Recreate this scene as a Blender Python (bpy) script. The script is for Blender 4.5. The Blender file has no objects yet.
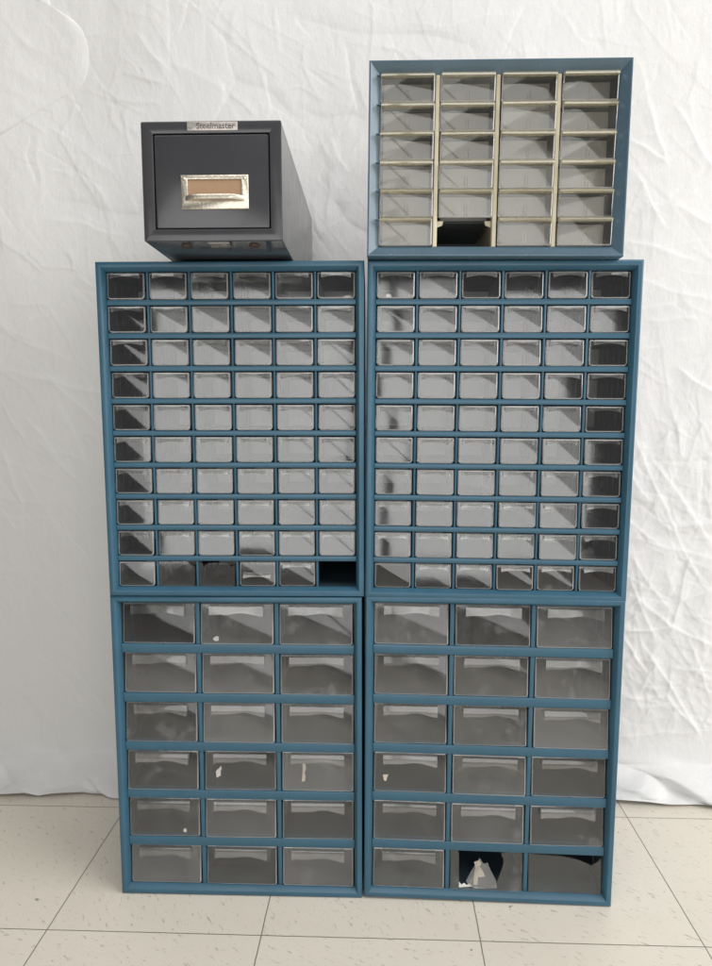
import bpy, bmesh, math, random
import numpy as np
from mathutils import Matrix, Vector
from mathutils.geometry import tessellate_polygon

random.seed(7)
rng = np.random.RandomState(11)
S = bpy.context.scene
C = S.collection
R = math.radians

# ------------------------------------------------------------------ materials
def newmat(name):
    m = bpy.data.materials.new(name); m.use_nodes = True
    nt = m.node_tree; nt.nodes.clear()
    out = nt.nodes.new('ShaderNodeOutputMaterial')
    return m, nt, out
def N(nt, t, **kw):
    n = nt.nodes.new(t)
    for k, v in kw.items():
        if k.startswith('i_'):
            n.inputs[k[2:].replace('_', ' ')].default_value = v
        else:
            setattr(n, k, v)
    return n
def ramp(nt, fac, stops):
    r = nt.nodes.new('ShaderNodeValToRGB')
    e = r.color_ramp.elements
    e[0].position, e[0].color = stops[0][0], stops[0][1]
    e[1].position, e[1].color = stops[-1][0], stops[-1][1]
    for p, c in stops[1:-1]:
        k = e.new(p); k.color = c
    nt.links.new(fac, r.inputs[0]); return r
def g(v): return (v, v, v, 1)
def mathn(nt, op, a, b=None, c=None):
    n = nt.nodes.new('ShaderNodeMath'); n.operation = op
    for i, x in enumerate((a, b, c)):
        if x is None: continue
        if isinstance(x, (int, float)): n.inputs[i].default_value = x
        else: nt.links.new(x, n.inputs[i])
    return n.outputs[0]
def coords(nt, scale=None, kind='Object'):
    t = nt.nodes.new('ShaderNodeTexCoord')
    if scale is None: return t.outputs[kind]
    m = nt.nodes.new('ShaderNodeMapping'); m.inputs['Scale'].default_value = scale
    nt.links.new(t.outputs[kind], m.inputs[0]); return m.outputs[0]
def noise(nt, vec, scale, detail=4, rough=.5):
    n = nt.nodes.new('ShaderNodeTexNoise')
    n.inputs['Scale'].default_value = scale; n.inputs['Detail'].default_value = detail; n.inputs['Roughness'].default_value = rough
    if vec is not None: nt.links.new(vec, n.inputs['Vector'])
    return n.outputs['Fac']
def mixc(nt, fac, a, b):
    n = nt.nodes.new('ShaderNodeMix'); n.data_type = 'RGBA'
    for i, x in ((0, fac), (6, a), (7, b)):
        if isinstance(x, (int, float, tuple)): n.inputs[i].default_value = x
        else: nt.links.new(x, n.inputs[i])
    return n.outputs[2]

def paint(name, col, rough=.36, wear=(.55, .6, .62), wear_lo=.72, spec=.5, grime=.86):
    m, nt, out = newmat(name)
    p = N(nt, 'ShaderNodeBsdfPrincipled')
    co = coords(nt)
    oi = N(nt, 'ShaderNodeObjectInfo')
    n1 = noise(nt, co, 9, 5, .6)
    base = mixc(nt, ramp(nt, n1, [(.3, g(0)), (.75, g(1))]).outputs[0], tuple(c * grime for c in col) + (1,), tuple(c * 1.12 for c in col) + (1,))
    n2 = noise(nt, co, 70, 6, .65)
    base = mixc(nt, ramp(nt, n2, [(wear_lo, g(0)), (wear_lo + .06, g(.7))]).outputs[0], base, wear + (1,))
    nt.links.new(base, p.inputs['Base Color'])
    n3 = noise(nt, co, 35, 4, .6)
    r = ramp(nt, n3, [(.25, g(rough * .8)), (.75, g(rough * 1.3))])
    nt.links.new(r.outputs[0], p.inputs['Roughness'])
    p.inputs['Specular IOR Level'].default_value = spec
    b = N(nt, 'ShaderNodeBump'); b.inputs['Strength'].default_value = .04; b.inputs['Distance'].default_value = .0004
    nt.links.new(noise(nt, co, 420, 3), b.inputs['Height']); nt.links.new(b.outputs[0], p.inputs['Normal'])
    nt.links.new(p.outputs[0], out.inputs[0]); return m

def plastic(name, tint, haze, fac_lo, fac_hi, rough=.16, scratch=.5, refl=.048, graz=.55):
    """thin clear moulded plastic: partly see-through, hazed by scuffs and dust"""
    m, nt, out = newmat(name)
    p = N(nt, 'ShaderNodeBsdfDiffuse')
    oi = N(nt, 'ShaderNodeObjectInfo')
    t = nt.nodes.new('ShaderNodeTexCoord')
    off = nt.nodes.new('ShaderNodeVectorMath'); off.operation = 'ADD'
    mul = nt.nodes.new('ShaderNodeVectorMath'); mul.operation = 'SCALE'
    cmb = nt.nodes.new('ShaderNodeCombineXYZ')
    for i in range(3): nt.links.new(oi.outputs['Random'], cmb.inputs[i])
    nt.links.new(cmb.outputs[0], mul.inputs[0]); mul.inputs['Scale'].default_value = 37.0
    nt.links.new(t.outputs['Object'], off.inputs[0]); nt.links.new(mul.outputs[0], off.inputs[1])
    v = off.outputs[0]
    sm = noise(nt, v, 45, 6, .62)
    big = noise(nt, v, 16, 3, .5)
    mp = nt.nodes.new('ShaderNodeMapping'); mp.inputs['Scale'].default_value = (900, 300, 25); mp.inputs['Rotation'].default_value = (0, .25, 0)
    nt.links.new(v, mp.inputs[0])
    sc = nt.nodes.new('ShaderNodeTexNoise'); sc.inputs['Scale'].default_value = 1; sc.inputs['Detail'].default_value = 2
    nt.links.new(mp.outputs[0], sc.inputs['Vector'])
    scr = ramp(nt, sc.outputs['Fac'], [(.6, g(0)), (.72, g(scratch))]).outputs[0]
    fine = ramp(nt, noise(nt, v, 600, 2, .7), [(.68, g(0)), (.8, g(.6))]).outputs[0]
    f = mathn(nt, 'MULTIPLY_ADD', mathn(nt, 'ADD', mathn(nt, 'MULTIPLY', sm, .55), mathn(nt, 'MULTIPLY', big, .55)), (fac_hi - fac_lo) * 1.3, fac_lo - .1)
    f = mathn(nt, 'ADD', f, mathn(nt, 'MULTIPLY', scr, .14))
    f = mathn(nt, 'ADD', f, mathn(nt, 'MULTIPLY', fine, .05))
    f = mathn(nt, 'ADD', f, mathn(nt, 'MULTIPLY', mathn(nt, 'SUBTRACT', oi.outputs['Random'], .5), .12))
    blot = ramp(nt, noise(nt, v, 30, 3, .55), [(.60, g(0)), (.70, g(1))]).outputs[0]
    f = mathn(nt, 'ADD', f, mathn(nt, 'MULTIPLY', blot, .07))
    f = mathn(nt, 'MINIMUM', mathn(nt, 'MAXIMUM', f, .02), .95)
    p.inputs['Color'].default_value = haze + (1,)
    rr = ramp(nt, sm, [(.3, g(rough * .7)), (.75, g(rough * 1.7))])
    b = N(nt, 'ShaderNodeBump'); b.inputs['Strength'].default_value = .010; b.inputs['Distance'].default_value = .0006
    nt.links.new(noise(nt, v, 22, 2), b.inputs['Height']); nt.links.new(b.outputs[0], p.inputs['Normal'])
    tr = N(nt, 'ShaderNodeBsdfTransparent'); tr.inputs[0].default_value = tint + (1,)
    mx = N(nt, 'ShaderNodeMixShader')
    nt.links.new(f, mx.inputs[0]); nt.links.new(tr.outputs[0], mx.inputs[1]); nt.links.new(p.outputs[0], mx.inputs[2])
    # clear-coat reflection also on the see-through share
    gl = N(nt, 'ShaderNodeBsdfGlossy'); nt.links.new(rr.outputs[0], gl.inputs['Roughness']); nt.links.new(b.outputs[0], gl.inputs['Normal'])
    lw = N(nt, 'ShaderNodeLayerWeight'); lw.inputs[0].default_value = .5
    fr = mathn(nt, 'MULTIPLY_ADD', mathn(nt, 'POWER', lw.outputs['Facing'], 5.0), graz, refl)
    m2 = N(nt, 'ShaderNodeMixShader'); nt.links.new(fr, m2.inputs[0])
    nt.links.new(mx.outputs[0], m2.inputs[1]); nt.links.new(gl.outputs[0], m2.inputs[2])
    nt.links.new(m2.outputs[0], out.inputs[0]); return m

def metal(name, col, rough):
    m, nt, out = newmat(name)
    p = N(nt, 'ShaderNodeBsdfPrincipled'); p.inputs['Metallic'].default_value = .85
    co = coords(nt)
    n1 = noise(nt, co, 160, 5, .7)
    nt.links.new(mixc(nt, ramp(nt, n1, [(.42, g(0)), (.62, g(1))]).outputs[0], tuple(c * .84 for c in col) + (1,), col + (1,)), p.inputs['Base Color'])
    p.inputs['Roughness'].default_value = rough
    b = N(nt, 'ShaderNodeBump'); b.inputs['Strength'].default_value = .5; b.inputs['Distance'].default_value = .0006
    nt.links.new(noise(nt, co, 500, 3), b.inputs['Height']); nt.links.new(b.outputs[0], p.inputs['Normal'])
    nt.links.new(p.outputs[0], out.inputs[0]); return m

def matte(name, col, rough=.8, var=.15, scale=60):
    m, nt, out = newmat(name)
    p = N(nt, 'ShaderNodeBsdfPrincipled'); p.inputs['Roughness'].default_value = rough
    n1 = noise(nt, coords(nt), scale, 5, .6)
    nt.links.new(mixc(nt, n1, tuple(c * (1 - var) for c in col) + (1,), tuple(min(1, c * (1 + var)) for c in col) + (1,)), p.inputs['Base Color'])
    nt.links.new(p.outputs[0], out.inputs[0]); return m

TILE, OX, OY = .305, -.4734, .8991
def floor_mat():
    m, nt, out = newmat('vinyl floor tiles')
    p = N(nt, 'ShaderNodeBsdfPrincipled')
    co = coords(nt)
    sx = N(nt, 'ShaderNodeSeparateXYZ'); nt.links.new(co, sx.inputs[0])
    u = mathn(nt, 'DIVIDE', mathn(nt, 'SUBTRACT', sx.outputs[0], OX), TILE)
    v = mathn(nt, 'DIVIDE', mathn(nt, 'SUBTRACT', sx.outputs[1], OY), TILE)
    cell = N(nt, 'ShaderNodeCombineXYZ'); nt.links.new(mathn(nt, 'FLOOR', u), cell.inputs[0]); nt.links.new(mathn(nt, 'FLOOR', v), cell.inputs[1])
    wn = N(nt, 'ShaderNodeTexWhiteNoise'); nt.links.new(cell.outputs[0], wn.inputs['Vector'])
    # streaky marbling, its direction turning tile by tile, offset so no two tiles match
    rot = N(nt, 'ShaderNodeVectorRotate'); rot.rotation_type = 'Z_AXIS'
    nt.links.new(co, rot.inputs['Vector']); nt.links.new(mathn(nt, 'MULTIPLY_ADD', wn.outputs[0], 1.1, .35), rot.inputs['Angle'])
    add = N(nt, 'ShaderNodeVectorMath', operation='ADD'); sc = N(nt, 'ShaderNodeVectorMath', operation='SCALE'); sc.inputs['Scale'].default_value = 9
    nt.links.new(wn.outputs['Color'], sc.inputs[0]); nt.links.new(rot.outputs[0], add.inputs[0]); nt.links.new(sc.outputs[0], add.inputs[1])
    def streak(sx_, sy_, lo, hi, amt):
        mp = N(nt, 'ShaderNodeMapping'); mp.inputs['Scale'].default_value = (sx_, sy_, 1); nt.links.new(add.outputs[0], mp.inputs[0])
        n = nt.nodes.new('ShaderNodeTexNoise'); n.inputs['Scale'].default_value = 1; n.inputs['Detail'].default_value = 3; n.inputs['Roughness'].default_value = .6
        nt.links.new(mp.outputs[0], n.inputs['Vector'])
        return ramp(nt, n.outputs[0], [(lo, g(0)), (hi, g(amt))]).outputs[0]
    dark = mathn(nt, 'ADD', streak(60, 190, .61, .71, .52), streak(150, 420, .64, .73, .5))
    lite = streak(45, 110, .58, .75, .55)
    cloud = noise(nt, co, 7, 4, .6)
    base = mixc(nt, cloud, (.745, .685, .58, 1), (.81, .75, .645, 1))
    base = mixc(nt, mathn(nt, 'MULTIPLY', wn.outputs[0], .35), base, (.62, .56, .475, 1))
    base = mixc(nt, lite, base, (.77, .73, .655, 1))
    base = mixc(nt, dark, base, (.30, .245, .19, 1))
    spot = ramp(nt, noise(nt, co, 55, 2, .5), [(.745, g(0)), (.775, g(.8))]).outputs[0]
    base = mixc(nt, spot, base, (.12, .10, .08, 1))
    # joints
    wob = mathn(nt, 'MULTIPLY', mathn(nt, 'SUBTRACT', noise(nt, co, 40, 3), .5), .004)
    du = mathn(nt, 'ABSOLUTE', mathn(nt, 'SUBTRACT', mathn(nt, 'FRACT', mathn(nt, 'ADD', mathn(nt, 'ADD', u, wob), .5)), .5))
    dv = mathn(nt, 'ABSOLUTE', mathn(nt, 'SUBTRACT', mathn(nt, 'FRACT', mathn(nt, 'ADD', mathn(nt, 'ADD', v, wob), .5)), .5))
    d = mathn(nt, 'MINIMUM', du, dv)
    line = ramp(nt, mathn(nt, 'MULTIPLY', d, 100), [(.16, g(.85)), (.34, g(0))]).outputs[0]
    base = mixc(nt, line, base, (.09, .07, .055, 1))
    nt.links.new(base, p.inputs['Base Color'])
    nt.links.new(ramp(nt, noise(nt, co, 20, 4), [(.3, g(.36)), (.7, g(.52))]).outputs[0], p.inputs['Roughness'])
    b = N(nt, 'ShaderNodeBump'); b.inputs['Strength'].default_value = .3; b.inputs['Distance'].default_value = .001
    nt.links.new(mathn(nt, 'SUBTRACT', mathn(nt, 'MULTIPLY', noise(nt, co, 90, 3), .2), line), b.inputs['Height']); nt.links.new(b.outputs[0], p.inputs['Normal'])
    nt.links.new(p.outputs[0], out.inputs[0]); return m

def cloth_mat(name, col):
    m, nt, out = newmat(name)
    p = N(nt, 'ShaderNodeBsdfPrincipled'); p.inputs['Roughness'].default_value = .85
    p.inputs['Sheen Weight'].default_value = .15
    co = coords(nt)
    cl = noise(nt, co, 4, 4, .6)
    base = mixc(nt, cl, tuple(c * .95 for c in col) + (1,), col + (1,))
    w1 = noise(nt, coords(nt, (1500, 1, 160)), 1, 2, .6); w2 = noise(nt, coords(nt, (160, 1, 1500)), 1, 2, .6)
    w = mathn(nt, 'ADD', w1, w2)
    base = mixc(nt, mathn(nt, 'MULTIPLY', mathn(nt, 'SUBTRACT', w, .75), .35), base, tuple(c * .72 for c in col) + (1,))
    nt.links.new(base, p.inputs['Base Color'])
    b = N(nt, 'ShaderNodeBump'); b.inputs['Strength'].default_value = .35; b.inputs['Distance'].default_value = .0005
    nt.links.new(w, b.inputs['Height'])
    b2 = N(nt, 'ShaderNodeBump'); b2.inputs['Strength'].default_value = .35; b2.inputs['Distance'].default_value = .004
    nt.links.new(noise(nt, coords(nt, (1, 1, .55)), 55, 5, .6), b2.inputs['Height']); nt.links.new(b.outputs[0], b2.inputs['Normal'])
    nt.links.new(b2.outputs[0], p.inputs['Normal'])
    nt.links.new(p.outputs[0], out.inputs[0]); return m

BLUE = paint('blue enamel', (.036, .114, .174), .33, (.20, .28, .33), .70, .5, .80)
BLUEIN = paint('blue steel shaded inside', (.032, .056, .072), .5, (.1, .1, .1), .78)  # darker copy of the blue, shade of the case interior in its colour
SLATE = paint('slate blue enamel', (.080, .136, .180), .235, (.10, .16, .21), .80, .6)
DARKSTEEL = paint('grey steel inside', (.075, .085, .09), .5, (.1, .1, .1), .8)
GREYBOX = paint('grey box enamel', (.047, .047, .051), .17, (.10, .10, .10), .80, .55, .95)
BLACK = matte('black gap', (.012, .012, .013), .6)
CLEAR = plastic('clear scuffed plastic', (.98, .98, .975), (.44, .44, .44), .015, .11, .05, .34, .080)
CLEARWIDE = plastic('clear plastic of the wide drawers', (.98, .98, .975), (.50, .50, .495), .07, .18, .06, .34, .056)
LITBACK = plastic('plastic back with lit tone', (.80, .80, .79), (.60, .60, .59), .66, .90, .3, .25, .02)  # same plastic made pale and opaque so tray backs read as lit
HAZEFLOOR = plastic('plastic with lit haze added', (.70, .70, .69), (.46, .46, .45), .08, .20, .3, .3, .015, .10)  # haze painted in so tray floors read as lit
SIDEWALL = plastic('clear plastic with shade tint', (.60, .60, .59), (.34, .34, .34), .12, .24, .3, .3, .015, .10)  # dark tint paints in the shade of tray sides and small floors
CLEARLIP = plastic('clear plastic lip', (.95, .95, .94), (.56, .55, .54), .08, .24, .06, .3, .06)
YELLOW = plastic('yellowed clear plastic', (.97, .96, .92), (.52, .515, .50), .05, .15, .05, .35, .060)
YELLOWLITBACK = plastic('yellowed back with lit tone', (.82, .79, .70), (.36, .36, .35), .6, .8, .3, .25, .02)  # lit tone of the yellowed tray backs put into the colour
YELLOWLIP = plastic('yellowed plastic lip', (.94, .90, .76), (.72, .68, .56), .14, .32, .05, .2, .12)
EDGE = plastic('moulded edge highlight', (.90, .90, .89), (.62, .62, .61), .30, .55, .10, .3, .11)  # paler plastic, edge glints put into the colour
AMBER = plastic('amber plastic rail', (.80, .72, .5), (.76, .70, .53), .75, .92, .18)
NICKEL = metal('worn nickel', (.72, .66, .55), .34)
PLATE = metal('stamped tin', (.50, .46, .43), .42)
CARD = matte('tan card', (.37, .235, .14), .85, .12, 90)
RUBBER = matte('brown rubber', (.07, .042, .03), .7)
WHITE = matte('white scrap', (.78, .76, .72), .8, .08)
CREAM = matte('cream paper scrap', (.66, .57, .44), .85, .12)
CLOTH = cloth_mat('white cotton', (.80, .792, .778))

# ------------------------------------------------------------------ mesh helpers
class MB:
    def __init__(self): self.v = []; self.f = []; self.mi = {}
    def add(self, vs, fs):
        o = len(self.v); self.v += [tuple(p) for p in vs]; self.f += [tuple(i + o for i in q) for q in fs]
    def quad(self, a, b, c, d, mi=0):
        self.add([a, b, c, d], [(0, 1, 2, 3)])
        if mi: self.mi[len(self.f) - 1] = mi
    def box(self, x0, x1, y0, y1, z0, z1, mi=0):
        if mi: self.mi.update({len(self.f) + k: mi for k in range(6)})
        self.add([(x, y, z) for x in (x0, x1) for y in (y0, y1) for z in (z0, z1)],
                 [(0, 1, 3, 2), (4, 6, 7, 5), (0, 4, 5, 1), (2, 3, 7, 6), (0, 2, 6, 4), (1, 5, 7, 3)])
    def loops(self, loops, cap0=True, cap1=True):
        n = len(loops[0]); o = len(self.v)
        for l in loops: self.v += [tuple(p) for p in l]
        for i in range(len(loops) - 1):
            for j in range(n):
                k = (j + 1) % n
                self.f.append((o + i * n + j, o + i * n + k, o + (i + 1) * n + k, o + (i + 1) * n + j))
        if cap0: self.f.append(tuple(o + j for j in reversed(range(n))))
        if cap1: self.f.append(tuple(o + (len(loops) - 1) * n + j for j in range(n)))
    def plate(self, poly, y0, y1):
        """flat outline (x, z) given thickness from y0 (front) to y1"""
        o = len(self.v); n = len(poly)
        for y in (y0, y1): self.v += [(x, y, z) for x, z in poly]
        for t in tessellate_polygon([[Vector((x, z, 0)) for x, z in poly]]):
            self.f.append(tuple(o + i for i in t)); self.f.append(tuple(o + n + i for i in reversed(t)))
        for i in range(n):
            k = (i + 1) % n; self.f.append((o + i, o + k, o + n + k, o + n + i))
    def cyl(self, c, axis, r, h, n=16, r2=None, dome=0):
        r2 = r if r2 is None else r2
        a = Vector(axis).normalized(); u = a.orthogonal().normalized(); w = a.cross(u); c = Vector(c)
        ring = lambda rr, t: [c + a * t + (u * math.cos(2 * math.pi * k / n) + w * math.sin(2 * math.pi * k / n)) * rr for k in range(n)]
        ls = [ring(r, 0), ring(r2, h)]
        if dome: ls += [ring(r2 * .75, h + dome * .65), ring(r2 * .3, h + dome)]
        self.loops(ls)
    def mesh(self, name, mat, smooth=None):
        me = bpy.data.meshes.new(name); me.from_pydata(self.v, [], self.f)
        for i_, k_ in self.mi.items(): me.polygons[i_].material_index = k_
        bm = bmesh.new(); bm.from_mesh(me); bmesh.ops.recalc_face_normals(bm, faces=bm.faces); bm.to_mesh(me); bm.free()
        for mt in (mat if isinstance(mat, (list, tuple)) else [mat]): me.materials.append(mt)
        if smooth is not None:
            for p in me.polygons: p.use_smooth = True
            me.set_sharp_from_angle(angle=R(smooth))
        me.update(); return me
def link(name, data, parent=None, mw=None):
    o = bpy.data.objects.new(name, data); C.objects.link(o)
    if parent is not None: o.parent = parent
    if mw is not None: o.matrix_local = mw
    return o
def tag(o, label, cat=None, group=None):
    o['label'] = label
    if cat: o['category'] = cat
    if group: o['group'] = group
    return o
def rrect(x0, x1, z0, z1, r, y, seg=4, top=None):
    """rounded rectangle loop in the x-z plane; top = radius of the two upper corners"""
    top = r if top is None else top; pts = []
    for cx, cz, rr, a0 in ((x1 - r, z0 + r, r, -90), (x1 - top, z1 - top, top, 0), (x0 + top, z1 - top, top, 90), (x0 + r, z0 + r, r, 180)):
        for k in range(seg + 1):
            a = R(a0 + 90 * k / seg); pts.append((cx + rr * math.cos(a), y, cz + rr * math.sin(a)))
    return pts
def basis(o, yaw, lean, roll):
    u = Vector((math.cos(yaw), math.sin(yaw), 0)); nf = Vector((-math.sin(yaw), math.cos(yaw), 0))
    up = Vector((0, 0, math.cos(lean))) + nf * math.sin(lean)
    x = u * math.cos(roll) + up * math.sin(roll); z = -u * math.sin(roll) + up * math.cos(roll); y = z.cross(x)
    m = Matrix((x, y, z)).transposed().to_4x4(); m.translation = Vector(o); return m

# ------------------------------------------------------------------ floor
mb = MB(); mb.quad((-4, -3, 0), (4, -3, 0), (4, 4, 0), (-4, 4, 0))
fl = link('floor', mb.mesh('floor', floor_mat())); fl['kind'] = 'structure'; fl['label'] = 'cream vinyl tile floor with dark flecks and thin dark joints'

# ------------------------------------------------------------------ backdrop cloth
CREASES = [(-0.44, 1.398, -0.388, 1.336, 4, 14), (-0.458, 1.356, -0.426, 1.322, 3, 12), (-0.606, 1.246, -0.505, 1.173, 3, 18), (-0.608, 1.086, -0.491, 1.056, 5, 22), (-0.562, 1.203, -0.491, 1.07, 3, 22), (-0.634, 1.231, -0.631, 1.116, 3, 20), (-0.594, 1.116, -0.446, 1.087, -4, 25), (-0.661, 0.792, -0.535, 0.763, 5, 12), (-0.628, 0.788, -0.538, 0.701, 5, 12), (-0.68, 0.717, -0.624, 0.644, 6, 10), (-0.62, 0.75, -0.566, 0.625, 5, 12), (-0.727, 0.745, -0.697, 0.688, 5, 10), (-0.732, 0.652, -0.699, 0.549, 6, 12), (-0.739, 0.536, -0.713, 0.5, 4, 9), (-0.663, 0.675, -0.589, 0.598, 4, 10), (-0.724, 0.807, -0.609, 0.788, 4, 14), (-0.695, 0.617, -0.624, 0.481, 3, 14), (-0.682, 0.863, -0.569, 0.816, 3, 12), (0.546, 0.803, 0.617, 0.754, 6, 9), (0.474, 0.663, 0.543, 0.519, 6, 10), (0.499, 0.646, 0.61, 0.493, 5, 11), (0.562, 0.62, 0.595, 0.713, 4, 10), (0.454, 0.618, 0.498, 0.562, 5, 10), (0.466, 0.458, 0.541, 0.353, 6, 10), (0.483, 0.487, 0.623, 0.449, 5, 10), (0.459, 0.525, 0.52, 0.477, 5, 9), (0.537, 0.525, 0.597, 0.411, 5, 9), (0.465, 0.289, 0.511, 0.223, 8, 8), (0.509, 0.268, 0.608, 0.116, 9, 8), (0.464, 0.309, 0.55, 0.318, 7, 8), (0.546, 0.322, 0.626, 0.283, 8, 8), (0.553, 0.239, 0.628, 0.232, 6, 8), (0.548, 0.18, 0.608, 0.112, 8, 8), (0.464, 0.098, 0.544, 0.109, 7, 9), (0.544, 0.109, 0.634, 0.113, 6, 9), (0.488, 0.372, 0.55, 0.318, 7, 8), (0.55, 0.318, 0.577, 0.449, 6, 8), (0.516, 0.352, 0.62, 0.392, 6, 8), (0.468, 0.41, 0.519, 0.294, 6, 8), (0.469, 0.175, 0.548, 0.18, 6, 9), (0.584, 0.295, 0.631, 0.177, 6, 9), (0.548, 0.18, 0.553, 0.239, 6, 8), (0.608, 0.116, 0.633, 0.147, 6, 9), (0.495, 0.195, 0.521, 0.245, 5, 8), (0.518, 0.085, 0.611, 0.137, 5, 9), (0.52, 1.259, 0.582, 1.162, 6, 10), (0.473, 1.26, 0.503, 1.171, 5, 10), (0.444, 1.206, 0.503, 1.171, 6, 9), (0.502, 1.187, 0.574, 1.204, 5, 10), (0.451, 1.152, 0.502, 1.062, 5, 12), (0.515, 1.096, 0.587, 1.061, 5, 14), (0.317, 1.415, 0.353, 1.37, 3, 12), (0.449, 1.338, 0.479, 1.238, 3, 12), (0.538, 1.27, 0.552, 1.336, 3, 12), (0.468, 1.085, 0.563, 1.118, 5, 12), (0.444, 1.033, 0.569, 0.997, 5, 14), (0.464, 0.963, 0.594, 0.926, 5, 16), (0.485, 0.892, 0.574, 0.895, 5, 14), (0.469, 0.838, 0.558, 0.855, 4, 14), (-0.147, 1.417, 0.153, 1.369, -8, 45), (-0.265, 1.327, -0.149, 1.257, -6, 40), (-0.149, 1.265, -0.032, 1.246, -6, 40), (-0.096, 1.109, -0.031, 1.047, -7, 30), (-0.113, 1.196, -0.059, 1.247, 5, 14), (-0.105, 1.144, -0.041, 1.212, 4, 14), (-0.111, 1.048, -0.069, 1.083, 5, 12), (-0.095, 1.213, -0.068, 1.161, 4, 12), (0.065, 1.404, 0.239, 1.417, 5, 40), (-0.4, 1.355, -0.274, 1.302, 3, 20), (-0.361, 1.439, -0.218, 1.444, 4, 30), (-0.273, 1.386, -0.261, 1.44, 3, 16)]
def smooth_noise(X, Z, fx, fz, seed):
    r = np.random.RandomState(seed); G = r.rand(64, 64) * 2 - 1
    x = X * fx + 200; z = Z * fz + 200
    i = np.floor(x).astype(int); j = np.floor(z).astype(int); a = x - i; b = z - j
    a = a * a * a * (a * (a * 6 - 15) + 10); b = b * b * b * (b * (b * 6 - 15) + 10)
    q = lambda di, dj: G[(i + di) % 64, (j + dj) % 64]
    return (q(0, 0) * (1 - a) + q(1, 0) * a) * (1 - b) + (q(0, 1) * (1 - a) + q(1, 1) * a) * b
def cloth_height(X, Z):
    H = .008 * smooth_noise(X + .25 * Z, Z, 2.6, 1.3, 1) + .0035 * smooth_noise(X, Z + .4 * X, 5.5, 3.1, 2)
    wx = .03 * smooth_noise(X, Z, 9, 9, 21); wz = .03 * smooth_noise(X, Z, 9, 9, 22)
    H += .0009 * smooth_noise(X + wx - .3 * Z, Z + wz, 16, 9, 3)
    # crumple strength over the sheet: hard creases at lower right, soft ones elsewhere
    cr = 1 / (1 + np.exp(-(X - .30) / .06)) / (1 + np.exp((Z - .66) / .07))
    cr2 = 1 / (1 + np.exp(-(X - .34) / .06)) * .45
    for k, (f, s) in enumerate(((11, 31), (19, 32), (34, 33))):
        n = smooth_noise(X + wx * 1.5 + .35 * Z, Z + wz * 1.5 - .25 * X, f, f * .85, s)
        H += (cr + .30 * cr2 + .10) * (.0016, .0009, .0004)[k] * (1 - np.abs(n) * 2.2)
    def crease(x0, z0, x1, z1, a, w):
        nonlocal H
        d = np.array((x1 - x0, z1 - z0)); L = np.hypot(*d) + 1e-6; d /= L
        m = (X > min(x0, x1) - 8 * w) & (X < max(x0, x1) + 8 * w) & (Z > min(z0, z1) - 8 * w) & (Z < max(z0, z1) + 8 * w)
        if not m.any(): return
        px, pz = X[m] - x0, Z[m] - z0
        t = (px * d[0] + pz * d[1]) / L; v = -px * d[1] + pz * d[0]
        v = v + .25 * w * np.sin(t * 7 + x0 * 90)
        env = np.clip(t * 4 + .6, 0, 1) * np.clip((1 - t) * 4 + .6, 0, 1)
        # folded facets: a sharp crest, one short flank and one that runs out slowly
        prof = np.where(v > 0, np.exp(-np.abs(v) / (w * .5)), np.exp(-np.abs(v) / (w * 1.9)))
        H[m] += a * env * prof
    for x0, z0, x1, z1, a, w in CREASES: crease(x0, z0, x1, z1, a * .00032, w * .0006)
    r = np.random.RandomState(5)
    for k in range(1500):
        x, z = r.uniform(-1.05, 1.0), r.uniform(.05, 1.6)
        if k % 3 == 0: x, z = r.uniform(.40, .80), r.uniform(.06, .68)
        if k % 3 == 1: x, z = r.uniform(-.80, .75), r.uniform(.35, 1.55)
        right = x > .33
        hard = .70 if (right and z < .68) else (.52 if right else .66)
        ang = r.normal(R(122), .5) if x < 0 else r.normal(R(128) if r.rand() < .6 else R(35), .6)
        L = r.uniform(.025, .13); w = r.uniform(.0022, .0055)
        x1, z1 = x + L * math.cos(ang), z + L * math.sin(ang)
        a = r.choice((-1, 1, 1)) * w * r.uniform(.10, .34) * hard
        crease(x, z, x1, z1, a, w)
        if r.rand() < .45:                                              # many creases fork
            an2 = ang + r.choice((-1, 1)) * r.uniform(.5, 1.1); crease(x1, z1, x1 + .6 * L * math.cos(an2), z1 + .6 * L * math.sin(an2), a * .8, w)
    return H
YS = 1.315
xs = np.linspace(-1.08, 1.0, 940)
s = np.concatenate([np.linspace(0, .13, 62, endpoint=False), np.linspace(.13, 1.66, 690)])   # arc length up from the hem
X, A = np.meshgrid(xs, s)
fold = .046 + .012 * smooth_noise(X, X * 0, 3.0, 1, 8) + .010 * np.clip(X, 0, 1)          # height at which the cloth breaks forward
flare = .074 + .012 * smooth_noise(X, X * 0, 6, 1, 9)
hemlen = np.sqrt(fold ** 2 + flare ** 2)
t = np.clip(A / hemlen, 0, 1)
up = np.clip(A - hemlen, 0, None)
Z = np.where(A < hemlen, fold * t ** 1.35, fold + up)
Y = np.where(A < hemlen, YS - flare * (1 - t) ** .9, YS)
H = cloth_height(X, Z)
k = np.clip(up / .10, 0, 1); k = k * k * (3 - 2 * k)
Y = Y - H * (.12 + .88 * k)
ruff = np.exp(-((A - .045) / .035) ** 2)
Y -= ruff * (.034 * (np.abs(smooth_noise(X + A * .9, A, 8, 6, 12)) - .25) + .020 * smooth_noise(X * 1.3 + A * 1.6, A, 13, 8, 41) + .010 * smooth_noise(X - A * 2, A, 22, 14, 13))
Z += ruff * .016 * (smooth_noise(X - A * 1.3, A, 11, 7, 14))
Z += np.exp(-(A / .02) ** 2) * (.004 + .005 * np.abs(smooth_noise(X, A * 0, 13, 1, 15)))
Z = np.maximum(Z, .0025)
nx, ns = len(xs), len(s)
verts = np.stack([X, Y, Z], -1).reshape(-1, 3)
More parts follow.
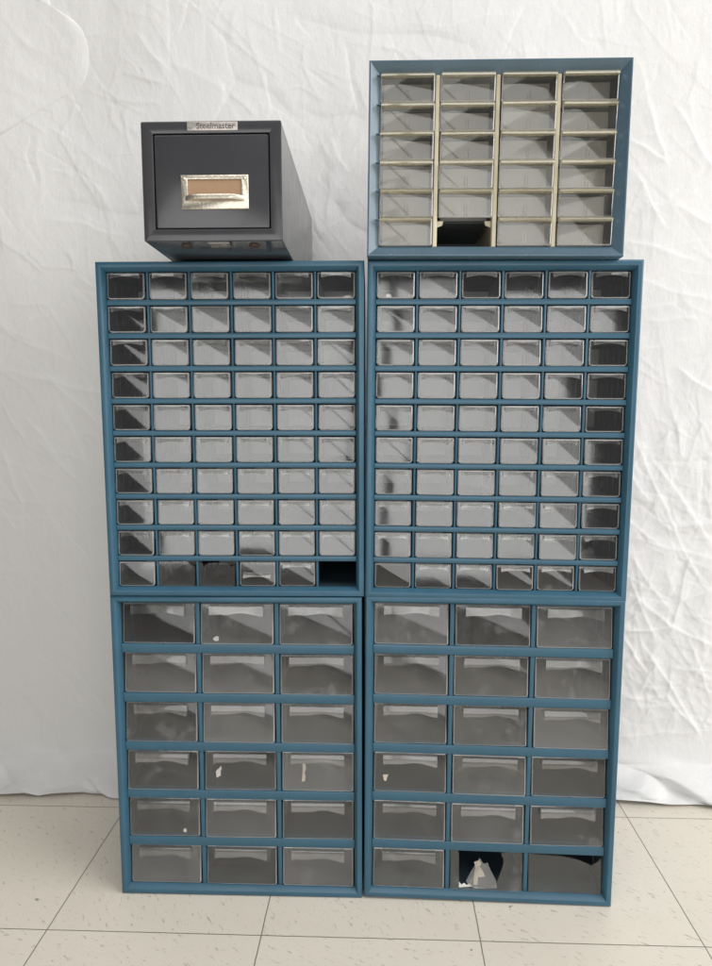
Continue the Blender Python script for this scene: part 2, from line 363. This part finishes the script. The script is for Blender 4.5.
ii, jj = np.meshgrid(np.arange(nx - 1), np.arange(ns - 1)); q = (jj * nx + ii).ravel()
faces = np.stack([q, q + 1, q + nx + 1, q + nx], -1)
me = bpy.data.meshes.new('backdrop_sheet'); me.vertices.add(len(verts)); me.vertices.foreach_set('co', verts.ravel())
me.loops.add(faces.size); me.loops.foreach_set('vertex_index', faces.ravel().astype(np.int32))
me.polygons.add(len(faces)); me.polygons.foreach_set('loop_start', np.arange(0, faces.size, 4, dtype=np.int32)); me.update(calc_edges=True); me.materials.append(CLOTH)
me.polygons.foreach_set('use_smooth', np.ones(len(faces), bool)); me.update()
sheet = link('backdrop_sheet', me)
tag(sheet, 'wrinkled white cotton sheet hung behind the cabinets, its crumpled hem lying on the floor', 'sheet')

# loose corner of cloth hanging over the sheet at the upper left
curve = [(-.596, 1.62), (-.598, 1.50), (-.592, 1.447), (-.565, 1.434), (-.541, 1.415), (-.527, 1.388), (-.526, 1.352), (-.536, 1.322), (-.560, 1.303), (-.590, 1.289), (-.635, 1.266), (-.685, 1.240), (-.76, 1.205), (-.86, 1.17), (-1.0, 1.15)]
fine = []
for a in range(len(curve) - 1):
    p0, p1, p2, p3 = [Vector(curve[min(max(a + d, 0), len(curve) - 1)]) for d in (-1, 0, 1, 2)]
    for k in range(8):
        u = k / 8; fine.append(.5 * ((2 * p1) + (p2 - p0) * u + (2 * p0 - 5 * p1 + 4 * p2 - p3) * u * u + (3 * p1 - p0 - 3 * p2 + p3) * u ** 3))
fine.append(Vector(curve[-1]))
mb = MB(); anchor = Vector((-1.05, 1.72)); NS = 60; M_ = len(fine)
U_ = np.linspace(0, 1, NS + 1)[:, None]; FX = np.array([p.x for p in fine])[None, :]; FZ = np.array([p.y for p in fine])[None, :]
QX = anchor.x + (FX - anchor.x) * U_; QZ = anchor.y + (FZ - anchor.y) * U_
near = cloth_height(QX, QZ); own = cloth_height(QX + .9, QZ - .35)
QY = YS - .92 * near - .0055 - .35 * np.abs(own) - .004 * np.sin(U_ * 5 + QZ * 9) * U_ + .005 * np.clip((U_ - .93) / .07, 0, 1) ** 2
vs = np.stack([QX, QY, QZ], -1).reshape(-1, 3).tolist()
mb.v = vs
mb.f = [(a * M_ + b, a * M_ + b + 1, (a + 1) * M_ + b + 1, (a + 1) * M_ + b) for a in range(NS) for b in range(M_ - 1)]
fm = mb.mesh('cloth_flap', CLOTH, 60)
flap = link('cloth_flap', fm); sd = flap.modifiers.new('thick', 'SOLIDIFY'); sd.thickness = .0007
tag(flap, 'loose rounded corner of white cloth folded over at the upper left of the sheet', 'cloth')

# ------------------------------------------------------------------ drawers
def panel(mb, w, h, th, r, dr, inset=.0018):
    """rounded moulded front: bevelled edge, top leaning back by slope dr, foot on z=0"""
    base = [rrect(-w / 2 + e, w / 2 - e, e, h - e, max(r - e, .0006), y, 5, .0012 if e < .001 else .0007) for e, y in ((inset * .6, th), (0, th * .75), (0, inset), (inset * .35, inset * .3), (inset, 0))]
    n_ = len(base[0]); f0 = len(mb.f)
    mb.loops([[(x, y + z * dr, z) for x, y, z in l] for l in base])
    for q_ in range(2 * n_, 4 * n_): mb.mi[f0 + q_] = 4                      # paler material paints in the light caught by the moulded edge
def tray(mb, w, h, D, th, dr, ribs, taper=.0012, back=.86, floor_haze=True):
    if ribs == 0: back = 1.0; taper = .0030
    x0, x1 = w / 2 - .0012, w / 2 - .0012 - taper
    y0 = th; zb = .0016; ht = h - .002
    yb = lambda z: y0 + z * dr
    mb.quad((-x0, yb(0), zb), (x0, yb(0), zb), (x1, D, zb), (-x1, D, zb), (2 if ribs == 4 else 3) if floor_haze else 0)
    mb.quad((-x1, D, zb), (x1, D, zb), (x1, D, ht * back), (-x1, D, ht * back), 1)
    for s_ in (-1, 1):
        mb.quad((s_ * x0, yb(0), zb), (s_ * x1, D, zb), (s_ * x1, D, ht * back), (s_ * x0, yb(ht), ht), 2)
        for k in range(ribs):
            y = y0 + (D - y0) * (k + 1) / (ribs + 1); xa = x0 - taper * (y - y0) / (D - y0)
            mb.box(*sorted((s_ * (xa - .0003), s_ * (xa - .0020))), y - .0012, y + .0012, zb + .001, ht * .82, 3 if ribs == 4 else 0)
def lip_mesh(w, h, dr, style='arch', fwd=.0055):
    """finger lip: a shelf at the top edge and a skirt with an arched lower edge"""
    mb = MB(); n = 18; W = w * (.78 if style == 'arch' else .74); zt = h * .985; y0 = zt * dr + .0006
    if style == 'wave': fwd = .0085
    ls = []
    for i in range(n + 1):
        t_ = -1 + 2 * i / n; x = t_ * W / 2
        if style == 'arch': d = h * (.135 + .085 * t_ * t_)
        else: d = h * (.185 + .075 * abs(t_) ** 1.6 - .02 * math.sin(t_ * 5.2))
        yo = y0 - fwd; th = .0011
        ls.append([(x, y0, zt), (x, yo + .0006, zt), (x, yo, zt - .0008), (x, yo - .0012, zt - d), (x, yo - .0012 + th, zt - d), (x, yo + th, zt - .0016), (x, y0, zt - .0013)])
    o = len(mb.v)
    for l in ls: mb.v += l
    for i in range(n):
        for j in range(7):
            k_ = (j + 1) % 7; mb.f.append((o + i * 7 + j, o + i * 7 + k_, o + (i + 1) * 7 + k_, o + (i + 1) * 7 + j))
    for e in (0, n):
        b_ = o + e * 7
        mb.f += [(b_, b_ + 1, b_ + 2, b_ + 5, b_ + 6), (b_ + 2, b_ + 3, b_ + 4, b_ + 5)]
    for s_ in (-1, 1):                                                       # gussets joining lip and face
        x = s_ * W / 2; mb.box(*sorted((x, x - s_ * .0009)), y0 - fwd + .001, y0 + .0005, zt - h * .17, zt - .0015)
    return mb.mesh('handle', CLEARLIP, 35)
def bar_mesh(w, h, dr):
    """full-width rounded top bar of the yellowed drawers, with a groove under it"""
    mb = MB(); W = w * .965; z0 = h; y0 = z0 * dr
    prof = [(.001, -.0002), (-.0025, -.0002), (-.0048, -.0014), (-.0058, -.0032), (-.0052, -.0050), (-.0038, -.0058), (.001, -.0052)]
    mb.loops([[(x, y0 + a_, z0 + b_) for a_, b_ in prof] for x in (-W / 2, -W / 2 + .0008, W / 2 - .0008, W / 2)])
    return mb.mesh('handle', YELLOWLIP, 35)

TYPES = {}
def drawer_type(key, w, h, D, r, dr, ribs, mat, hstyle, slot=False):
    mb = MB(); panel(mb, w, h, .002, r, dr); tray(mb, w, h, D, .002, dr, ribs)
    if slot:                                                                # moulded twin ridge at the middle of the face
        for s_ in (-1, 1):
            mb.box(s_ * .0017 - .0004, s_ * .0017 + .0004, -.0007 + h * .12 * dr, .0012 + h * .1 * dr, h * .06, h * .46)
    TYPES[key] = dict(w=w, h=h, D=D, dr=dr, mesh=mb.mesh('drawer', [mat, YELLOWLITBACK if mat is YELLOW else LITBACK, SIDEWALL, HAZEFLOOR, EDGE], 21), handle=bar_mesh(w, h, dr) if hstyle == 'bar' else lip_mesh(w, h, dr, hstyle), ribs=ribs, mat=mat)
def broken_mesh(key, poly):
    """a drawer whose face is only the outline poly (fractions of width and height)"""
    T = TYPES[key]; mb = MB()
    P = [((a - .5) * T['w'], b * T['h']) for a, b in poly]
    mb.plate(P, 0, .002); mb.v = [(x, y + z * T['dr'], z) for x, y, z in mb.v]
    tray(mb, T['w'], T['h'] * .96, T['D'], .002, T['dr'], T['ribs'], back=.5, floor_haze=False)
    return mb.mesh('drawer', [T['mat'], LITBACK, SIDEWALL, HAZEFLOOR], 21)

def cabinet_frame(W, H, depth, side, top, rec, mitre=False, mats=(BLUE, BLUEIN)):
    """steel case: rolled rim, ledge sloping in to the drawer openings, closed back"""
    mb = MB()
    def rc(e, y, f=1.0): return [(-W / 2 + e, y, e), (W / 2 - e, y, e), (W / 2 - e, y, H - e), (-W / 2 + e, y, H - e)]
    def rin(k, y): return [(-W / 2 + side * k, y, top * k), (W / 2 - side * k, y, top * k), (W / 2 - side * k, y, H - top * k), (-W / 2 + side * k, y, H - top * k)]
    if mitre: L = [rc(0, depth), rc(0, .0012), rc(.0008, 0), rc(.0022, 0), rin(1, rec), rin(1, depth - .002)]
    else: L = [rc(0, depth), rc(0, .0030), rc(.0003, .0018), rc(.0009, .0009), rc(.0018, .0003), rc(.0030, 0), rc(.0062, 0), rc(.0072, .0003), rc(.0081, .0012), rin(1, rec), rin(1, depth - .002)]
    mb.loops(L)
    me = mb.mesh('frame', list(mats), 26)
    n = len(L)
    for p in me.polygons:                                                  # inside faces take the second material; the blue one has shade painted in
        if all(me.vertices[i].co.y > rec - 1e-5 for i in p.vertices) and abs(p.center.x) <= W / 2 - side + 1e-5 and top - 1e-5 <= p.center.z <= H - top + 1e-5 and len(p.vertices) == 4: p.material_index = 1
    return me

def build_cabinet(name, label, group, mw, W, H, depth, side, top, rec, cols, rows, shelf, div, key, missing=(), special={}, nolip=(), handle_low=()):
    root = bpy.data.objects.new(name, None); C.objects.link(root); root.empty_display_size = .05
    root.matrix_world = mw; tag(root, label, 'drawer cabinet', group)
    link('frame', cabinet_frame(W, H, depth, side, top, rec), root)
    wi, hi = W - 2 * side, H - 2 * top
    cw = (wi + div) / cols; rh = (hi + shelf) / rows
    if 'shelf_%s' % key not in TYPES:
        mb = MB()                                                          # folded sheet-metal shelf: rolled front edge, thin deck behind
        a, b = wi / 2 - .0002, shelf
        mb.loops([[(x, y, z) for y, z in ((.0006, .0002), (0, .0014), (0, b - .0014), (.0006, b - .0002), (.012, b - .0002), (.012, .0002))] for x in (-a, a)])
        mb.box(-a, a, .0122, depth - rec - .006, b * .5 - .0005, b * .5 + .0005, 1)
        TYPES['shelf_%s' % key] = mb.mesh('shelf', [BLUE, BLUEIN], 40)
        mb = MB(); zt = rh - shelf - .0004
        mb.loops([[(x, y, z) for x, y in ((-div / 2 + .0004, .0008), (0, .0002), (div / 2 - .0004, .0008), (div / 2, .0022), (div / 2, .010), (-div / 2, .010), (-div / 2, .0022))] for z in (.0002, zt)])
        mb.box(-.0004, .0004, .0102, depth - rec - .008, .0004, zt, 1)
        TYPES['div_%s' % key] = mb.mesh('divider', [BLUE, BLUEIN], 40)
    for r_ in range(1, rows):
        link('shelf', TYPES['shelf_%s' % key], root, Matrix.Translation((0, rec - .0012, top + r_ * rh - shelf)))
    T = TYPES[key]
    for r_ in range(rows):
        z = H - top - (r_ + 1) * rh + shelf
        for c_ in range(1, cols):
            link('divider', TYPES['div_%s' % key], root, Matrix.Translation((-wi / 2 + c_ * cw - div / 2, rec - .0004, z)))
        for c_ in range(cols):
            if (r_ + 1, c_ + 1) in missing: continue
            x = -wi / 2 + c_ * cw + (cw - div) / 2
            m = Matrix.Translation((x + random.uniform(-.0005, .0005), rec - .0022 + random.uniform(-.0014, .0014), z + .0004)) @ Matrix.Rotation(random.gauss(0, .009), 4, 'Z') @ Matrix.Rotation(random.gauss(0, .009), 4, 'X')
            sp = special.get((r_ + 1, c_ + 1))
            d = link('drawer', sp[0] if sp else T['mesh'], root, m)
            if sp: d['label'] = sp[1]
            if (r_ + 1, c_ + 1) in nolip or (sp and not sp[2]): continue
            hm = Matrix.Identity(4)
            if (r_ + 1, c_ + 1) in handle_low: hm = Matrix.Translation((0, 0, -T['h'] * .42))
            link('handle', T['handle'], d, hm)
    root['_geo'] = 0
    del root['_geo']
    def cell(r_, c_): return (-wi / 2 + (c_ - 1) * cw + (cw - div) / 2, rec, H - top - r_ * rh + shelf)
    return root, cell

HU, HL, WU, WL = .4675, .4635, .3672, .3654
SU, DU, SL, DL = .0076, .0036, .0140, .0062
SIDE, TOPI, REC = .0118, .0125, .010
wU = (WU - 2 * SIDE + DU) / 6 - DU; hU = (HU - 2 * TOPI + SU) / 10 - SU
wL = (WL - 2 * SIDE + DL) / 3 - DL; hL = (HL - 2 * TOPI + SL) / 6 - SL
drawer_type('small', wU - .0026, hU - .0020, .125, .0046, math.tan(R(3.6)), 4, CLEAR, 'arch')
drawer_type('wide', wL - .0030, hL - .0022, .205, .0032, math.tan(R(5.5)), 5, CLEARWIDE, 'wave')

b_small_a = broken_mesh('small', [(0, .05), (.05, 0), (.95, 0), (1, .05), (1, .80), (.86, .86), (.80, 1), (.0, 1)])
b_small_b = broken_mesh('small', [(0, .05), (.05, 0), (.95, 0), (1, .05), (1, .90), (.9, .80), (.78, .97), (.25, .95), (.12, .78), (.06, 1), (0, 1)])
b_hole = broken_mesh('wide', [(0, 0), (1, 0), (1, 1), (.76, 1), (.70, .96), (.735, .84), (.74, .70), (.69, .42), (.64, .16), (.52, .06), (.30, .05), (.22, .10), (.13, .16), (.12, .55), (.12, .93), (.10, 1), (0, 1)])
b_corner = broken_mesh('wide', [(0, 0), (1, 0), (1, .90), (.95, .80), (.87, .715), (.80, .76), (.68, .84), (.55, .89), (.42, .92), (.20, .93), (0, .96)])

UL, cellUL = build_cabinet('drawer_cabinet', 'blue cabinet of sixty small drawers under the grey file box, bottom right drawer missing', 'blue drawer cabinets in two stacks',
    basis((-.3927 + WU / 2, .9720, .4646), .018, -.016, -.0009), WU, HU, .235, SIDE, TOPI, REC, 6, 10, SU, DU, 'small', missing=[(10, 6)],
    special={(10, 2): (b_small_a, 'drawer with a chipped upper corner and broken lip', False), (10, 3): (b_small_b, 'drawer with a jagged broken top edge', False)}, nolip=[(10, 1)], handle_low=[(10, 4)])
UR, cellUR = build_cabinet('drawer_cabinet', 'blue steel cabinet of sixty small clear drawers standing under the small yellowed drawer cabinet', 'blue drawer cabinets in two stacks',
    basis((-.0245 + math.cos(.0116) * WU / 2, .9741 - .0116 * WU / 2, .4640 - .0085 * WU / 2), -.0116, -.0146, -.0085), WU, HU, .235, SIDE, TOPI, REC, 6, 10, SU, DU, 'small', nolip=[(10, 1)])
LL, cellLL = build_cabinet('drawer_cabinet', 'lower blue steel cabinet of eighteen wide drawers, white scraps in several, all fronts whole', 'blue drawer cabinets in two stacks',
    basis((-.3945 + WL / 2, .9763, .0004), .0064, -.0056, -.0004), WL, HL, .235, SIDE, TOPI, REC, 3, 6, SL, DL, 'wide')
LR, cellLR = build_cabinet('drawer_cabinet', 'lower blue steel cabinet of eighteen wide drawers, two with broken fronts in its bottom row', 'blue drawer cabinets in two stacks',
    basis((-.0268 + WL / 2, .9771 - .0164 * WL / 2, .0024 - .0004), -.0164, -.0064, -.0066), WL, HL, .235, SIDE, TOPI, REC, 3, 6, SL, DL, 'wide',
    special={(6, 2): (b_hole, 'drawer with a big hole smashed through its front', False), (6, 3): (b_corner, 'drawer with its upper edge broken away at the right', False)})

# ------------------------------------------------------------------ small cabinet with yellowed drawers
WS, HS = .3331, .2435; ES = .0142; RS = .0100
root = bpy.data.objects.new('small_drawer_cabinet', None); C.objects.link(root)
root.matrix_world = basis((-.0208 + WS / 2, .9450, .9310 - .0139 * WS / 2 + .0015), -.0095, -.008, -.0125)
tag(root, 'small blue cabinet of yellowed drawers on top of the right stack, one bottom drawer missing', 'drawer cabinet')
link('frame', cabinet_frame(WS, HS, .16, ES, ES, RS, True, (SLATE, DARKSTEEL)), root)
wi, hi = WS - 2 * ES, HS - 2 * ES; DV = .0060; cw = (wi + DV) / 4; rh = hi / 6
for c_ in range(1, 4):
    x = -wi / 2 + c_ * cw - DV / 2; mb = MB()
    mb.loops([[(x + a, RS + b, z) for a, b in ((-DV / 2 + .0006, .0006), (0, 0), (DV / 2 - .0006, .0006), (DV / 2, .002), (DV / 2, .012), (-DV / 2, .012), (-DV / 2, .002))] for z in (ES + .0003, HS - ES - .0003)])
    mb.box(x - .0006, x + .0006, RS + .0122, .155, ES + .0005, HS - ES - .0005)
    for r_ in range(1, 7):                                                 # little runner shelves each side of the rail
        z = HS - ES - r_ * rh
        for s_ in (-1, 1):
            if r_ == 5 and (c_, s_) in ((1, 1), (2, -1)): mb.plate([(x + s_ * (DV / 2 + .0002), z - .0008), (x + s_ * (DV / 2 + .0085), z - .0008), (x + s_ * (DV / 2 + .0075), z - .006), (x + s_ * (DV / 2 + .0002), z - .009)], RS + .010, RS + .012)
    link('divider', mb.mesh('divider', AMBER, 40), root)
mb = MB(); mb.box(-wi / 2 + .0003, wi / 2 - .0003, 0, .16 - RS - .018, -.0004, .0004)
# one thin steel shelf between every two rows, notched round the rails
SH = []
for c_ in range(4): 
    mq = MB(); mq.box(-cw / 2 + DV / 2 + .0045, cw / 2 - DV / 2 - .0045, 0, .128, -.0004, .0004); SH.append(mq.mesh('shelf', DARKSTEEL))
for r_ in range(1, 6):
    for c_ in range(4): link('shelf', SH[c_], root, Matrix.Translation((-wi / 2 + (c_ + .5) * cw - DV / 2, RS + .022, HS - ES - r_ * rh + .0004)))
mb = MB()
for r_ in range(0, 6):                                                     # bent-steel tongues showing in the left reveal
    z = HS - ES - r_ * rh - .0016
    mb.box(-WS / 2 + ES * .70, -WS / 2 + ES + .002, RS * .62, RS * .62 + .008, z - .0005, z + .0005)
link('shelf_tongue', mb.mesh('shelf_tongue', SLATE), root)['kind'] = 'stuff'
drawer_type('yellow', cw - DV - .0012, rh - .0012, .026, .0016, math.tan(R(-4.0)), 0, YELLOW, 'bar', True)
TY = TYPES['yellow']
for r_ in range(6):
    for c_ in range(4):
        if (r_, c_) == (5, 1): continue
        m = Matrix.Translation((-wi / 2 + (c_ + .5) * cw - DV / 2 + random.uniform(-.0005, .0005), RS - .0035 + random.uniform(-.0012, .0012), HS - ES - (r_ + 1) * rh + .0008)) @ Matrix.Rotation(random.gauss(0, .008), 4, 'Z') @ Matrix.Rotation(random.gauss(0, .008), 4, 'X')
        d = link('drawer', TY['mesh'], root, m); link('handle', TY['handle'], d)
SC = root

# ------------------------------------------------------------------ grey card-file box
BW, BH, BD = .169, .1395, .432
root = bpy.data.objects.new('card_file_box', None); C.objects.link(root)
root.matrix_world = basis((-.2903 + BW / 2, .8665, .9350), .0155, -.002, .0007)
tag(root, 'grey steel card file box with nickel label pull, on top of the left stack', 'file box')
def rc(e, y, er=None): return rrect(-BW / 2 + e, BW / 2 - e, e, BH - e, max(.0022 - e, .0004), y, 3)
mb = MB(); FR = .0142
inner = lambda e, y: rrect(-BW / 2 + FR + e, BW / 2 - FR - e, FR + e, BH - FR - e, .0012, y, 3)
mb.loops([rc(0, BD), rc(0, .0016), rc(.0009, .0003), rc(.0022, 0), inner(-.0012, 0), inner(-.0004, .0003), inner(0, .0010), inner(0, BD - .002)])
case = link('case', mb.mesh('case', GREYBOX, 18), root)
mb = MB(); a = .0014
mb.loops([inner(a, .40), inner(a, .0020), inner(a + .0006, .0012), inner(a + .0012, .0010)])
dr = link('drawer', mb.mesh('drawer', GREYBOX, 18), root)
mb = MB()                                                                  # felt-dark shadow gap strip round the drawer, set deep in the case
fx, fz = .0033, .0572; HW, HH = .0815, .0395                                 # label holder centre and size
def ring(mb, x0, x1, z0, z1, X0, X1, Z0, Z1, y0, y1):
    o_ = lambda y, e: [(X0 + e, y, Z0 + e), (X1 - e, y, Z0 + e), (X1 - e, y, Z1 - e), (X0 + e, y, Z1 - e)]
    i_ = lambda y, e: [(x0 - e, y, z0 - e), (x1 + e, y, z0 - e), (x1 + e, y, z1 + e), (x0 - e, y, z1 + e)]
    mb.loops([o_(y1, 0), o_(y0 + .0005, 0), o_(y0, .0006), i_(y0, .0006), i_(y0 + .0005, 0), i_(y1, 0)], False, False)
mb = MB()
ring(mb, fx - .0325, fx + .0325, fz - .0050, fz + .0148, fx - HW / 2, fx + HW / 2, fz - HH / 2, fz + HH / 2, -.0012, .0022)
lh = link('label_holder', mb.mesh('label_holder', NICKEL, 40), dr)
mb = MB(); mb.quad((fx - .0323, .0006, fz - .0048), (fx + .0323, .0006, fz - .0048), (fx + .0323, .0006, fz + .0146), (fx - .0323, .0006, fz + .0146))
link('paper_label', mb.mesh('paper_label', CARD), dr)['label'] = 'blank tan card in the label holder'
mb = MB(); ls = []                                                          # pull: a bar standing forward on two bent ears, curling back under
for i in range(13):
    t_ = -1 + 2 * i / 12; x = fx + t_ * .0355; q_ = (1 - abs(t_) ** 6)
    y = -.0014 - .0085 * q_
    ls.append([(x, y, fz - .0048), (x, y - .0007, fz - .0058), (x, y - .0004, fz - .0096), (x, y + .0008, fz - .0106), (x, y + .0014, fz - .0096), (x, y + .0012, fz - .0050)])
mb.loops(ls)
link('finger_pull', mb.mesh('finger_pull', NICKEL, 45), dr)
for s_ in (-1, 1):
    mb = MB(); mb.cyl((fx + s_ * .0365, -.0011, fz + HH / 2 - .0042), (0, -1, 0), .0020, .0005, 12, None, .0010)
    link('rivet', mb.mesh('rivet', NICKEL, 50), dr)
mb = MB(); nx0 = .0015; nz = BH - .0066
mb.loops([rrect(nx0 - .030, nx0 + .031, nz - .0050, nz + .0050, .001, y, 2) for y in (.0004, -.0006)] + [rrect(nx0 - .0296, nx0 + .0306, nz - .0046, nz + .0046, .001, -.0009, 2)])
np_ = link('nameplate', mb.mesh('nameplate', PLATE, 40), root)
mb = MB(); mb.cyl((nx0 - .0255, -.0008, nz), (0, -1, 0), .0040, .0006, 18); mb.cyl((nx0 - .0255, -.0014, nz), (0, -1, 0), .0024, .0003, 14)
link('emblem', mb.mesh('emblem', PLATE, 40), np_)
INK = matte('dark stamped ink', (.12, .105, .095), .6)
fc = bpy.data.curves.new('lettering', 'FONT'); fc.body = 'Steelmaster'; fc.size = .0098; fc.extrude = .0002; fc.align_x = 'CENTER'; fc.align_y = 'CENTER'; fc.offset = .00012
fc.materials.append(INK)
fo = bpy.data.objects.new('tmp', fc); C.objects.link(fo); dg = bpy.context.evaluated_depsgraph_get(); tm = bpy.data.meshes.new_from_object(fo.evaluated_get(dg)); bpy.data.objects.remove(fo)
link('lettering', tm, np_, Matrix.Translation((nx0 + .0045, -.0012, nz)) @ Matrix.Rotation(R(90), 4, 'X'))
for sx in (-.0385, .0465):
    for sy in (.022, BD - .03):
        mb = MB(); mb.cyl((sx, sy, .0004), (0, 0, -1), .0068, .0028, 18, .0060)
        link('foot', mb.mesh('foot', RUBBER, 40), root)
mb = MB(); mb.loops([[(a * .013, .018 + b * .011, z) for a, b in ((-1, -1), (1, -1), (1, 1), (-1, 1))] for z in (-.0003, -.0012)])
mb.cyl((0.004, .018, -.0011), (0, 0, -1), .0055, .0008, 14)
cb = link('catch_plate', mb.mesh('catch_plate', PLATE, 40), root); cb.location.x = .005

# ------------------------------------------------------------------ scraps seen in the drawers
def flake(name, label, cab, cell, rc_, fx_, fz_, w, h, mat, seed, rot=0, yoff=.006, group='scraps lying in the drawers', shape=None, cat='scrap'):
    rr = random.Random(seed); cx, cy, cz = cell(*rc_)
    T = TYPES['wide'] if cab in (LL, LR) else TYPES['small']
    if shape is None:
        n = 8; shape = []
        for k_ in range(n):
            a = 2 * math.pi * k_ / n; q_ = rr.uniform(.65, 1.05); shape.append((math.cos(a) * w / 2 * q_, math.sin(a) * h / 2 * q_))
    mb = MB(); mb.plate(shape, 0, .0014)
    mb.v = [(x, y + .003 * math.sin(x * 130 + seed) * math.cos(z * 90), z) for x, y, z in mb.v]
    ob = link(name, mb.mesh(name, mat, 50))
    ob.matrix_world = cab.matrix_world @ Matrix.Translation((cx + (fx_ - .5) * T['w'], cy + yoff, cz + fz_ * T['h'])) @ Matrix.Rotation(rot, 4, 'Y') @ Matrix.Rotation(-.25, 4, 'X')
    return tag(ob, label, cat, group)
flake('plastic_chip', 'stubby white chip on the floor of the top middle drawer of the lower left cabinet', LL, cellLL, (1, 2), .19, .095, .0105, .0080, WHITE, 1)
flake('plastic_chip', 'curled white scrap in the middle drawer, fourth row of the lower left cabinet', LL, cellLL, (4, 2), .17, .42, .0078, .0165, WHITE, 2, -.25, shape=[(-.004, -.008), (.003, -.006), (.0036, 0), (.0066, .003), (.006, .0075), (.0025, .0045), (-.001, .003), (-.0036, .001)])
flake('paper_scrap', 'tall thin cream scrap in the right drawer, fourth row of the lower left cabinet', LL, cellLL, (4, 3), .30, .44, .0062, .026, CREAM, 3, .02, shape=[(-.0025, -.013), (.0022, -.0125), (.0032, -.004), (.0012, -.001), (.0036, .006), (.002, .013), (-.0022, .012), (-.0018, .002)])
flake('plastic_chip', 'tiny white chip in the left drawer, fifth row of the lower left cabinet', LL, cellLL, (5, 1), .77, .12, .0075, .0065, WHITE, 4)
flake('paper_scrap', 'small yellowish scrap at the left of a drawer, fourth row of the lower right cabinet', LR, cellLR, (4, 1), .165, .32, .0075, .0085, CREAM, 5, shape=[(-.004, .004), (.004, .0042), (.002, -.001), (.0012, -.0048), (-.0025, -.004)])
flake('plastic_chip', 'white chip on the floor of the top left drawer of the upper right cabinet', UR, cellUR, (1, 1), .30, .14, .0095, .0062, WHITE, 6, yoff=.005)
flake('paper_scrap', 'white scrap in the top right drawer of the upper left cabinet', UL, cellUL, (1, 6), .80, .13, .014, .0050, WHITE, 7, -.2, yoff=.005)
fr_ = lambda L: [((x - .44) * TYPES['wide']['w'], (z - .40) * TYPES['wide']['h']) for x, z in L]
flake('paper_scrap', 'torn cream paper standing inside the smashed drawer of the lower right cabinet', LR, cellLR, (6, 2), .44, .40, .02, .03, CREAM, 8, 0, yoff=.010, shape=fr_([(.335, .05), (.385, .05), (.40, .22), (.50, .25), (.47, .36), (.43, .47), (.45, .56), (.415, .63), (.345, .59), (.365, .45), (.345, .30)]))
flake('plastic_shard', 'pointed clear plastic shard leaning in the hole of the smashed drawer', LR, cellLR, (6, 2), .44, .40, .03, .04, CLEARLIP, 9, 0, yoff=.004, shape=fr_([(.22, .20), (.30, .42), (.415, .76), (.47, .62), (.525, .65), (.575, .46), (.635, .26), (.66, .05), (.36, .03), (.27, .08)]), cat='shard', group=None)
flake('plastic_chip', 'jagged pale chip at the lower left edge of the hole in the smashed drawer', LR, cellLR, (6, 2), .215, .10, .02, .009, WHITE, 12, 0, yoff=.001, shape=[(-.010, -.003), (-.0095, .0045), (-.006, .001), (-.002, .003), (.002, -.0005), (.006, .0018), (.010, -.003)])

# ------------------------------------------------------------------ camera
f_, pitch, roll, yaw, hgt = 698.03, .104935, -.0021415, -.037963, .731289
cy_, sy_, cp_, sp_ = math.cos(yaw), math.sin(yaw), math.cos(pitch), math.sin(pitch)
fw = Vector((sy_ * cp_, cy_ * cp_, -sp_)); rt = Vector((cy_, -sy_, 0)); upv = rt.cross(fw)
rx = math.cos(roll) * rt + math.sin(roll) * upv; uy = -math.sin(roll) * rt + math.cos(roll) * upv
cam = bpy.data.cameras.new('camera'); co_ = link('camera', cam)
m = Matrix((rx, uy, -fw)).transposed().to_4x4(); m.translation = (0, 0, hgt); co_.matrix_world = m
cam.sensor_fit = 'VERTICAL'; cam.sensor_height = 36; cam.sensor_width = 36; cam.lens = 36 * f_ / 966; cam.clip_start = .02; cam.clip_end = 50
S.camera = co_

# ------------------------------------------------------------------ light: a two-leaf window behind the photographer, a brighter one off to the right
def area(name, loc, target, sx, sz, watts, col):
    l = bpy.data.lights.new(name, 'AREA'); l.shape = 'RECTANGLE'; l.size = sx; l.size_y = sz; l.energy = watts; l.color = col
    o = link(name, l); o.location = loc
    d = (Vector(target) - Vector(loc)); o.rotation_euler = d.to_track_quat('-Z', 'Y').to_euler(); return o
Zc, Hz = .835, 1.13
WARM = (1, .995, .985)
area('window_lamp', (-.46, -1.0, Zc), (-.46, 1, Zc), .88, Hz, 8.6, WARM)
area('window_lamp', (.42, -1.0, Zc), (.42, 1, Zc), .80, Hz, 7.9, WARM)
area('side_window_lamp', (2.95, -.22, 2.05), (0, 1.1, .8), 2.7, 2.3, 108, (.99, .99, 1))
area('ceiling_lamp', (.1, -.2, 2.7), (.1, -.1, 0), 2.6, 1.3, 31, (1, .98, .95))
w = bpy.data.worlds.new('World'); S.world = w; w.use_nodes = True
bg = w.node_tree.nodes['Background']; bg.inputs[0].default_value = (.93, .96, 1, 1); bg.inputs[1].default_value = .10
S.view_settings.view_transform = 'Standard'; S.view_settings.look = 'None'; S.view_settings.exposure = 0; S.view_settings.gamma = 1
S.cycles.transparent_max_bounces = 32; S.cycles.max_bounces = 10; S.cycles.use_denoising = True
